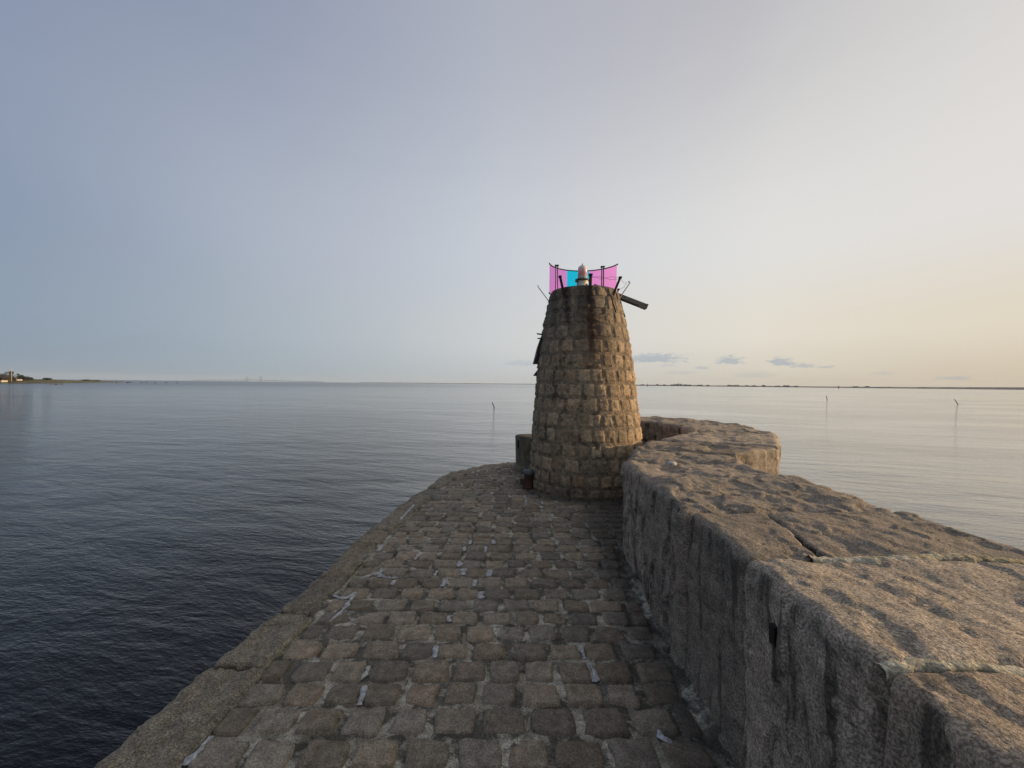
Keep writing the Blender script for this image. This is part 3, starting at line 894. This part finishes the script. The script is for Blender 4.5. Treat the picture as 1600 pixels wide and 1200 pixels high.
mb.tube([T(.62, -.15, 3.41), T(.59, -.12, 3.35), T(.52, -.07, 3.31)], .0028, 4)
mb.tube([T(-.07, -.64, 3.39), T(.1, -.6, 3.36), T(.27, -.56, 3.405), T(.428, -.5, 3.395)], .0028, 4)
mb.tube([T(-.07, -.64, 3.365), T(.08, -.6, 3.395), T(.25, -.56, 3.36), T(.428, -.5, 3.38)], .0028, 4)
mb.build('wire', M['thin'], tower)
# iron hood over an opening on the seaward left side, with two pins
def RTs(z): return RT(z)
mb = MB()
hz = [2.60, 2.50, 2.34, 2.16, 2.055]
out = [.03, .055, .08, .10, .115]
V = []; F = []
for z_, o_ in zip(hz, out):
    for sy in (-.12, .30):
        V.append(T(-RT(z_) - o_, sy, z_)); V.append(T(-RT(z_) + .10, sy, z_))
for k in range(len(hz) - 1):
    a = k * 4
    F += [(a, a + 4, a + 6, a + 2), (a, a + 1, a + 5, a + 4), (a + 2, a + 6, a + 7, a + 3)]
F += [(16, 17, 19, 18)]
mb.add(V, F); mb.build('iron_hood', M['black'], tower)
mb = MB(); mb.tube([T(-.74, -.1, 2.535), T(-.865, -.1, 2.55)], .012, 6); mb.tube([T(-.76, -.08, 2.47), T(-.855, -.08, 2.475)], .010, 6); mb.build('iron_pin', M['black'], tower)
mb = MB(); mb.add([T(-.845, -.05, 1.94), T(-.845, .1, 1.94), T(-.82, .1, 1.84), T(-.82, -.05, 1.84), T(-.915, -.05, 1.845), T(-.915, .1, 1.845)], [(0, 4, 5, 1), (4, 3, 2, 5), (0, 3, 4), (1, 5, 2)]); mb.build('iron_lug', M['black'], tower)
mb = MB(); mb.box(T(-.92, -.1, .76), (.05, .05, .04)); mb.build('iron_lug', M['black'], tower)

# ------------------------------------------------------------------ coloured film screen on the tower
scr = empty('coloured_screen', T(0, 0, 3.28))
tag(scr, 'curved screen of pink and turquoise film on the tower behind the lantern', 'screen')
CR = .61
def arc(a, r=CR): # a degrees, 0 = away from the camera, clockwise to the right
    return (-.06 + r * math.sin(R(a)), -.06 + r * math.cos(R(a)))
z0s, z1s = 3.285, 3.785
def panel(a0, a1, mt, z0=z0s, z1=z1s):
    V = []; n_ = max(3, int((a1 - a0) / 4)); th = .004
    for k in range(n_ + 1):
        a = a0 + (a1 - a0) * k / n_
        for rr in (CR, CR + th):
            x, y_ = arc(a, rr)
            V += [(x, y_, z0 - 3.28), (x, y_, z1 - 3.28)]
    F = []
    for k in range(n_):
        a = k * 4
        F += [(a, a + 1, a + 5, a + 4)[::-1], (a + 2, a + 3, a + 7, a + 6), (a + 1, a + 3, a + 7, a + 5)[::-1], (a, a + 2, a + 6, a + 4)]
    F += [(0, 1, 3, 2), (n_ * 4, n_ * 4 + 2, n_ * 4 + 3, n_ * 4 + 1)]
    return obj('film_panel', V, F, mt, scr, smooth=False)
for a0, a1, mt_, lb in ((-72, -56.5, 'pink', 'narrow end film panel, pink'), (-56, -48, 'pink', 'pink film panel'), (-47.5, -22.3, 'pink', 'pink film panel'), (-22, 16.8, 'cyan', 'turquoise film panel'),
                        (17.1, 41.5, 'pink', 'pink film panel'), (42, 72, 'pink', 'pink film panel')):
    tag(panel(a0, a1, M[mt_]), lb)
for zz, a0, a1, name in ((z1s + .006, -76, 76, 'top_rail'), (z0s - .004, -76, 76, 'bottom_rail')):
    mb = MB(); mb.tube([T(*arc(a), zz) for a in range(a0, a1 + 1, 4)], .011, 6); mb.build(name, M['black'], scr, True)
for a in (-47.8, 41.8):
    x, y_ = arc(a, CR - .02)
    mb = MB()
    mb.box(T(x - .016, y_, 3.55), (.014, .03, .55)); mb.box(T(x + .016, y_, 3.55), (.014, .03, .55)); mb.box(T(x, y_, 3.825), (.07, .05, .022))
    mb.build('upright', M['thin'], scr)

# ------------------------------------------------------------------ lantern
lan = empty('harbour_lantern', T(-.10, -.05, 3.29))
tag(lan, 'small white lantern with a red and clear lens on top of the tower', 'lantern')
c = T(-.10, -.05, 3.29)
mb = MB(); mb.lathe([(.13, 0), (.13, .02), (.098, .022), (.096, .155), (.099, .16), (.095, .165)], c, 28); mb.build('base', M['white'], lan, True)
mb = MB(); mb.lathe([(.10, .165), (.125, .17), (.125, .19), (.095, .195), (.08, .195)], c, 28); mb.build('flange', M['grey_paint'], lan, True)
mb = MB(); mb.lathe([(.078, .196), (.078, .30), (.080, .305), (.080, .355), (.077, .38), (.068, .402), (.052, .42), (.03, .432)], c, 28); mb.build('lens', M['lens'], lan, True)
mb = MB(); mb.lathe([(.036, .424), (.024, .436), (.010, .452), (.0015, .475)], c, 20); mb.build('cap', M['white'], lan, True)
mb = MB(); mb.tube([(c[0] + .055, c[1] - .065, c[2] + .09), (c[0] + .062, c[1] - .082, c[2] + .09)], .017, 12); mb.build('port_hole', M['black'], lan)
mb = MB(); mb.box((c[0] - .108, c[1] - .04, c[2] + .165), (.03, .05, .05)); mb.build('clamp', M['grey_paint'], lan)

# ------------------------------------------------------------------ loose beam hanging out over the rim
beam = empty('metal_beam', T(.7, .3, 3.3))
tag(beam, 'long grey metal channel sticking out and sloping down to the right from the tower top', 'beam')
a, b = Vector(T(.16, .35, 3.46)), Vector(T(1.09, .28, 3.09))
d = (b - a).normalized(); x_ = Vector((0, 1, 0)); y_ = d.cross(x_).normalized()
if y_.z < 0: y_ = -y_
mb = MB()
rot_ = Matrix((d, x_, y_)).transposed()
mid_ = (a + b) / 2; L_ = (b - a).length
mb.box(mid_ + y_ * .030, (L_, .13, .012), rot_)
mb.box(mid_ + x_ * .065, (L_, .012, .072), rot_)
mb.box(mid_ - x_ * .065, (L_, .012, .072), rot_)
mb.box(mid_ - y_ * .030 - x_ * .05, (L_ * .98, .03, .008), rot_)
mb.build('channel', M['steel'], beam)
mb = MB()
V = []; pts2 = [(-.16, -.03), (-.13, -.06), (-.10, -.078), (-.06, -.075), (-.03, -.05), (0, -.035), (.004, .04), (-.02, .04), (-.16, .0)]
for s_y in (-.075, -.063):
    V += [b + d * p_[0] + y_ * p_[1] + x_ * s_y for p_ in pts2]
k_ = len(pts2)
mb.add(V, [tuple(range(k_)), tuple(range(k_, 2 * k_))[::-1]] + [(i, (i + 1) % k_, k_ + (i + 1) % k_, k_ + i) for i in range(k_)])
mb.box(b + y_ * .0, (.012, .142, .085), rot_)
mb.build('end_bracket', M['steel'], beam)

# ------------------------------------------------------------------ concrete post and rusty box
cp = empty('concrete_post', (.36, 8.35, 0))
tag(cp, 'thick round concrete post with a flared foot, half hidden behind the tower', 'post')
mb = MB(); mb.lathe([(.36, -.02), (.355, .03), (.32, .05), (.285, .09), (.27, .13), (.272, .30), (.278, .50), (.285, .655), (.27, .672), (.13, .678)], (.36, 8.35, 0), 36)
o = mb.build('shaft', M['concrete'], cp, True)
mb = MB(); mb.box((.135, 8.17, .52), (.03, .03, .16)); mb.build('iron_slot', M['black'], cp)
rbx = empty('rusty_bollard', (.29, 6.85, 0))
tag(rbx, 'small rusty iron bollard with a blue-grey cap at the left foot of the tower', 'bollard')
mb = MB(); mb.lathe([(.10, -.02), (.10, .02), (.075, .05), (.07, .20), (.085, .215)], (.29, 6.85, 0), 16); mb.build('body', M['rust'], rbx, True)
mb = MB(); mb.lathe([(.08, .216), (.088, .225), (.088, .275), (.07, .29), (.01, .295)], (.29, 6.85, 0), 16); mb.build('cap', M['grey_paint'], rbx, True)
mb = MB(); mb.box((.20, 6.83, .10), (.10, .06, .09)); mb.build('lug', M['rust'], rbx)

# ------------------------------------------------------------------ stakes and marks in the water
def at(x, y, dist_, z=None):                              # world point seen at photo (x,y) at forward distance dist_
    X = (x - 800) / 650; Z = -(y - 600) / 650
    c_, s_ = math.cos(R(ROLL)), math.sin(R(ROLL))
    Xr = X * c_ - Z * s_; Zr = X * s_ + Z * c_
    return (Xr * dist_, dist_, CAM_H + Zr * dist_ if z is None else z)
M['stake'] = plain('wet dark timber', (.03, .027, .024), .6, 0, .4, 10)
def stake(x0, y0, x1, y1, lab, r=.045):
    X, Y = pg(x1, y1, SEA)
    top = Vector(at(x0, y0, Y)); bot = Vector((X, Y, SEA))
    d_ = (bot - top).normalized()
    mb = MB(); mb.tube([top, bot + d_ * .5], r * .85, 8, r * 1.1)
    o = mb.build('leaning_stake', M['stake']); tag(o, lab, 'stake')
stake(769.0, 628.5, 772.5, 637.5, 'dark stake leaning out of the sea just left of the tower', .055)
stake(1291.2, 618.5, 1292.5, 625, 'short almost upright dark stake in the sea right of the tower', .075)
stake(1491.5, 624, 1497, 632, 'dark stake leaning strongly left in the sea near the right edge', .07)
def mark(x, yb, h, D_, lab):
    p_ = at(x, yb, D_); wv = .9
    mb = MB(); mb.lathe([(2.0, -2), (2.0, 1.2), (.8, 1.6), (.7, h * .7), (1.0, h * .72), (1.0, h), (.1, h + .6)], (p_[0], p_[1], SEA), 10)
    o = mb.build('sea_mark', M['stake'], None, True); tag(o, lab, 'sea mark')
mark(1011.5, 605, 8, 1300, 'tiny dark sea mark on the horizon just right of the tower')
mark(1310.5, 607, 7, 1200, 'tiny dark upright sea mark on the horizon near the right')

# ------------------------------------------------------------------ grassy spit on the left
M['grass'] = plain('shore grass', (.105, .10, .042), .95, 0, .4, .12, (.05, .055, .026))
M['shore'] = plain('shore stones', (.10, .09, .08), .9, 0, .5, .8, (.03, .028, .026))
M['leaf'] = plain('dark foliage', (.035, .05, .022), .9, 0, .4, .6, (.02, .028, .015))
M['trunk'] = plain('bark', (.05, .04, .03), .9)
M['roof'] = plain('old roof', (.045, .038, .03), .9, 0, .3, .5)
M['housewall'] = plain('pale wall', (.50, .46, .40), .8, 0, .2, .5)
M['darkglass'] = plain('dark window', (.02, .022, .025), .2)
spit = [(-420, 225, 55), (-300, 228, 50), (-262, 233, 42), (-240, 240, 36), (-225, 250, 30), (-238, 275, 26), (-262, 320, 22), (-285, 365, 16), (-305, 405, 9), (-318, 430, 3)]
# a strip running away from the camera: front shoreline points and width
shore = [(-520, 232), (-380, 236), (-300, 238), (-268, 243), (-255, 252), (-262, 275), (-278, 305), (-295, 340), (-315, 380), (-338, 415), (-366, 445), (-398, 470)]
def sx(x, yb, D_): return at(x, yb, D_)
# front shoreline by bearing: photo column -> distance of the waterline
line = [(-260, 232), (-160, 232), (-60, 233), (0, 237), (40, 245), (70, 258), (100, 285), (130, 330), (155, 385), (175, 440), (195, 520)]
V = []; F = []; nc = 12
rs = random.Random(4)
L2 = []
for (a0, d0), (a1, d1) in zip(line, line[1:]):
    for k in range(8): L2.append((a0 + (a1 - a0) * k / 8, d0 + (d1 - d0) * k / 8))
L2.append(line[-1])
for i, (cx, dd) in enumerate(L2):
    hgt = 2.5 if cx < 60 else 2.5 * max(.22, 1 - (cx - 60) / 190)
    depth = 90 if cx < 60 else max(10, 90 - (cx - 60) * .55)
    dxx = (cx - 800) / 650
    for j in range(nc):
        t = j / (nc - 1)
        dj = dd + depth * t + (rs.uniform(-1.5, 1.5) if 0 < j < nc - 1 else 0)
        prof_ = [(-.3), .25, .42, .55, .66, .78, .9, 1.0, 1.0, .9, .5, -.2][j]
        V.append((dxx * dj, dj, SEA + hgt * prof_ * (1 + (rs.uniform(-.08, .08) if 0 < j < 11 else 0))))
for i in range(len(L2) - 1):
    for j in range(nc - 1):
        a = i * nc + j; F.append((a, a + nc, a + nc + 1, a + 1))
o = obj('grassy_spit', V, [f[::-1] for f in F], M['grass']); tag(o, kind='structure')
# stony waterline
V = []; F = []
rs = random.Random(8)
mb = MB()
for i in range(170):
    cx = rs.uniform(-60, 185); dd = np.interp(cx, [l[0] for l in line], [l[1] for l in line]) + rs.uniform(-1, 1.5)
    s = rs.uniform(.25, .8)
    mb.lathe([(s, -.3), (s * rs.uniform(.7, 1), .12), (s * .4, s * .5)], ((cx - 800) / 650 * dd, dd, SEA), 6)
o = mb.build('shore_stones', M['shore']); tag(o, kind='stuff')
def rock(x, D_, s, lab):
    mb = MB(); X = (x - 800) / 650 * D_
    mb.lathe([(s, -.4), (s * .95, .15), (s * .6, s * .35), (s * .2, s * .45)], (X, D_, SEA), 9)
    o = mb.build('rock', M['shore'], None, True); tag(o, lab, 'rock', 'rocks in the shallows off the spit')
for x, D_, s in ((80, 215, .8), (88, 212, 1.0), (97, 216, .8), (183, 400, 1.6), (201, 400, 2.2), (206, 420, 1.3), (222, 420, 1.4), (229, 430, 1.2), (243, 430, 1.3), (260, 440, 1.3), (277, 440, 1.3)):
    nth_ = 'first second third fourth fifth sixth seventh last'.split()
    rock(x, D_, s, ('dark rock breaking the water off the spit tip, %s from the left' % nth_[[183, 201, 206, 222, 229, 243, 260, 277].index(x)]) if x > 150 else
         'small dark rock in the water before the grassy spit, %s of three' % {80: 'left', 88: 'middle', 97: 'right'}[x])
def leafy(name, x, D_, wpx, hpx, ybase, lab, seed, cat='tree', gaps=.0, group=None):
    """crown of many leaf clumps on a forked trunk"""
    rs = random.Random(seed); npr = np.random.RandomState(seed)
    X = (x - 800) / 650 * D_; sc = D_ / 650
    z0 = SEA + ybase; H = hpx * sc; Wd = wpx * sc
    e = empty(name, (X, D_, z0)); tag(e, lab, cat, group)
    mb = MB(); mb.tube([(X, D_, z0 - .3), (X + .1, D_, z0 + H * .4), (X - .2, D_ + .2, z0 + H * .7)], H * .05 + .05, 6, .04)
    mb.tube([(X + .1, D_, z0 + H * .35), (X + Wd * .2, D_, z0 + H * .65)], H * .03 + .03, 5, .03)
    mb.tube([(X, D_, z0 + H * .3), (X - Wd * .22, D_ + .3, z0 + H * .6)], H * .03 + .03, 5, .03)
    mb.build('trunk', M['trunk'], e)
    lobes = [(rs.uniform(-.36, .36) * Wd, rs.uniform(-.3, .3) * Wd, H * rs.uniform(.25, .78), Wd * rs.uniform(.16, .26)) for _ in range(9)] + [(0, 0, H * .8, Wd * .16)]
    V = []; F = []
    for lx, ly, lz, lr in lobes:
        for _ in range(95):
            dv = npr.normal(size=3); dv /= np.linalg.norm(dv)
            c_ = np.array([lx, ly, min(lz, H - lr * .5)]) + dv * lr * npr.uniform(.6, 1.05) * np.array([1, 1, .75])
            c_[2] = max(.05, c_[2])
            s = .17 * max(.4, sc) + npr.uniform(0, .16)
            t1 = npr.normal(size=3); t1 /= np.linalg.norm(t1); t2 = np.cross(dv, t1)
            b_ = len(V)
            V += [tuple(c_ + t1 * s), tuple(c_ + t2 * s), tuple(c_ - t1 * s), tuple(c_ - t2 * s)]
            F.append((b_, b_ + 1, b_ + 2, b_ + 3))
    o = obj('crown', V, F, M['leaf'], e, smooth=False)
leafy('tree', 18, 262, 13, 17, 1.6, 'tallest dark tree on the spit, right behind the white flagpole', 1)
leafy('tree', 28, 265, 14, 12, 1.6, 'dark round-topped tree on the spit just right of the flagpole', 2)
leafy('tree', 8, 275, 16, 11.5, 1.6, 'dark tree on the spit left of the flagpole, behind the low house', 3)
leafy('tree', -14, 275, 26, 13, 1.6, 'dark tree cut by the left edge behind the low house', 9)
leafy('bush', 36, 262, 14, 8, 1.6, 'dark bush sloping down to the right beside the trees on the spit', 4, 'bush')
leafy('bush', 45, 262, 11, 5.5, 1.6, 'last low dark bush at the right end of the row on the spit', 5, 'bush')
leafy('bush', 74, 300, 11, 2.6, 2.2, 'lone small dark bush in the middle of the grassy spit', 6, 'bush')
leafy('bush', 136, 395, 13, 2.6, 1.1, 'small dark bush left in the pair near the tip of the spit', 7, 'bush')
leafy('bush', 151, 402, 14, 2.2, .8, 'small dark bush right in the pair near the tip of the spit', 8, 'bush')
# low house with hipped roof at the left edge
hx, hy, hz0 = (2 - 800) / 650 * 252, 252, SEA + 1.55
hs = empty('low_house', (hx, hy, hz0)); tag(hs, 'low house with a wide hipped brown roof at the left edge of the spit', 'house')
mb = MB(); mb.box((hx - 1, hy, hz0 + .9), (11, 7, 1.9)); mb.build('wall', M['roof'], hs)
mb = MB()
zb, zt = hz0 + 1.6, hz0 + 3.3
mb.add([(hx - 8, hy - 5, zb), (hx + 6.4, hy - 5, zb), (hx + 6.4, hy + 5, zb), (hx - 8, hy + 5, zb), (hx - 5, hy, zt), (hx + 2.6, hy, zt)],
       [(0, 1, 5, 4), (1, 2, 5), (2, 3, 4, 5), (3, 0, 4), (0, 3, 2, 1)])
mb.build('roof', M['roof'], hs)
mb = MB(); mb.box((hx - 1, hy - 3.52, hz0 + 1.0), (2.2, .06, .8)); mb.build('window', M['darkglass'], hs)
def shed(x, D_, wm, hm, z0, lab, name='white_shed'):
    X = (x - 800) / 650 * D_; z0 += SEA
    e = empty(name, (X, D_, z0)); tag(e, lab, 'shed')
    mb = MB(); mb.box((X, D_, z0 + hm / 2), (wm, 3, hm)); mb.build('wall', M['housewall'], e)
    mb = MB(); mb.add([(X - wm / 2 - .1, D_ - 1.7, z0 + hm), (X + wm / 2 + .1, D_ - 1.7, z0 + hm), (X + wm / 2 + .1, D_ + 1.7, z0 + hm), (X - wm / 2 - .1, D_ + 1.7, z0 + hm), (X - wm / 2 - .1, D_, z0 + hm + .35), (X + wm / 2 + .1, D_, z0 + hm + .35)],
                      [(0, 1, 5, 4), (2, 3, 4, 5), (0, 4, 3), (1, 2, 5), (0, 3, 2, 1)]); mb.build('roof', M['roof'], e)
    mb = MB(); mb.box((X, D_ - 1.52, z0 + hm * .4), (.5, .05, hm * .75)); mb.build('door', M['darkglass'], e)
shed(4, 239, 2.3, 1.0, .75, 'small white shed by the water at the far left edge')
shed(26, 256, 3.6, .8, 1.6, 'long low white shed to the right of the flagpole')
fx, fy, fz = (18 - 800) / 650 * 250, 250, SEA + 1.4
mb = MB(); mb.tube([(fx, fy, fz - .5), (fx, fy, fz + 4.2), (fx, fy, fz + 7.8)], .13, 8, .07)
fp = empty('flagpole', (fx, fy, fz)); tag(fp, 'tall thin white flagpole on the grassy spit at the far left', 'flagpole'); mb.build('pole', M['white'], fp, True)
mb = MB(); mb.lathe([(.02, 0), (.13, .08), (.13, .16), (.02, .24)], (fx, fy, fz + 7.8), 8); mb.build('knob', M['white'], fp, True)

# ------------------------------------------------------------------ far coasts, skyline and bridge
M['coast'] = plain('far coast', (.20, .20, .195), 1, 0, .3, .004)
M['farwall'] = plain('far building', (.22, .22, .22), .9, 0, .3, .01)
def coast(x0, x1, D_, h0, h1, seed, name='far_coast'):
    rs = random.Random(seed); V = []; F = []
    n_ = 90
    for k in range(n_ + 1):
        t = k / n_; x = x0 + (x1 - x0) * t
        h_ = (h0 + (h1 - h0) * t) * rs.uniform(.75, 1.2)
        if k in (0, n_): h_ = .2
        X = (x - 800) / 650 * D_
        V += [(X, D_, SEA - 1), (X, D_ + 10, SEA + h_), (X, D_ + 400, SEA + h_), (X, D_ + 420, SEA - 1)]
    for k in range(n_):
        a = k * 4
        for j in range(3): F.append((a + j, a + 4 + j, a + 5 + j, a + 1 + j))
    o = obj(name, V, F, M['coast'], smooth=False); tag(o, kind='structure')
coast(985, 1420, 3300, 8, 9, 1)
coast(1380, 1760, 3000, 8, 19, 2)
coast(560, 850, 5200, 4, 7, 3)
rs = random.Random(12)
ORD = 'first second third fourth fifth sixth seventh eighth ninth tenth eleventh twelfth thirteenth fourteenth fifteenth sixteenth seventeenth eighteenth nineteenth twentieth twenty-first twenty-second twenty-third last'.split()
for i, (x, wpx, hpx) in enumerate([(1004, 4, .6), (1027, 2, 1.6), (1038, 3, .9), (1050, 3, 1.2), (1056, 5, 2.0), (1060, 1.2, 3.4), (1064, 1.5, 2.6), (1070, 4, 1.6), (1077, 5, 1.1), (1094, 6, 1.2), (1106, 3, 1.0),
                                   (1139, 3, 1.7), (1147, 9, 1.2), (1152, 3, 1.7), (1167, 3, 1.2), (1178, 3, 1.2), (1193, 2.5, 2.2), (1215, 5, .9), (1226, 2, 2.0), (1231, 2.5, 2.0), (1244, 4, 1.0), (1337, 6, 1.5), (1355, 3, 2.4), (1388, 4, 1.2)]):
    D_ = 3290 - i * 2
    s = D_ / 650; X = (x - 800) * s
    mb = MB(); hh_ = (hpx * .62 + 1.7) * s
    mb.box((X, D_, SEA + hh_ / 2), (wpx * s, 25, hh_))
    mb.box((X + wpx * s * .15, D_, SEA + hh_ + .5), (wpx * s * .4, 12, 1.2))
    o = mb.build('far_building', M['farwall']); tag(o, ('tall thin' if hpx > 1.9 and wpx < 4 else 'long low' if wpx > 3.5 else 'small low') + ' grey building, ' + ORD[i] + ' from the left on the far coast right of the tower', 'building', 'buildings on the far coast')
M['bridge'] = plain('far bridge', (.22, .25, .27), .9, 0, .1, .01)
br = empty('far_bridge', (-3450, 5600, 0)); tag(br, 'faint long bridge with two pairs of tall pylons on the left horizon', 'bridge')
D_ = 5600
for x in (386, 407.5):
    p_ = at(x, 588.0, D_)
    mb = MB()
    for o_ in (-3, 3):
        mb.box((p_[0] + o_, D_ + o_ * 4, (p_[2] + SEA) / 2), (3.4, 5, p_[2] - SEA))
    mb.build('pylon', M['bridge'], br)
a, b = at(300, 593.8, D_), at(505, 596.6, D_); cc = at(396, 593.9, D_)
mb = MB(); mb.tube([a, at(350, 593.9, D_), cc, at(445, 595.0, D_), b], 2.2, 6); mb.build('deck', M['bridge'], br)
for x in range(310, 500, 12):
    if abs(x - 397) < 14: continue
    t_ = at(x, 594.0 + max(0, x - 400) * .02, D_)
    mb = MB(); mb.box((t_[0], D_, (t_[2] + SEA) / 2), (4, 4, t_[2] - SEA)); mb.build('pier_column', M['bridge'], br)
for x, s in ((386, 1), (407.5, 1)):
    p_ = at(x, 588.6, D_); mb = MB()
    for k in (-9, -6, 6, 9):
        e_ = at(x + k, 594, D_); mb.tube([p_, e_], .5, 4)
    mb.build('stay_cable', M['bridge'], br)

# ------------------------------------------------------------------ air
m = bpy.data.materials.new('haze'); m.use_nodes = True
n = N(m.node_tree); n.n.clear()
out = n.new('ShaderNodeOutputMaterial'); pv = n.new('ShaderNodeVolumePrincipled')
pv.inputs['Color'].default_value = (.80, .86, .92, 1); pv.inputs['Density'].default_value = .000035
n.l.new(pv.outputs[0], out.inputs['Volume'])
mb = MB(); mb.box((0, 0, 50), (18600, 18600, 108)); o = mb.build('haze', m); tag(o, kind='stuff')
scene.cycles.volume_bounces = 1
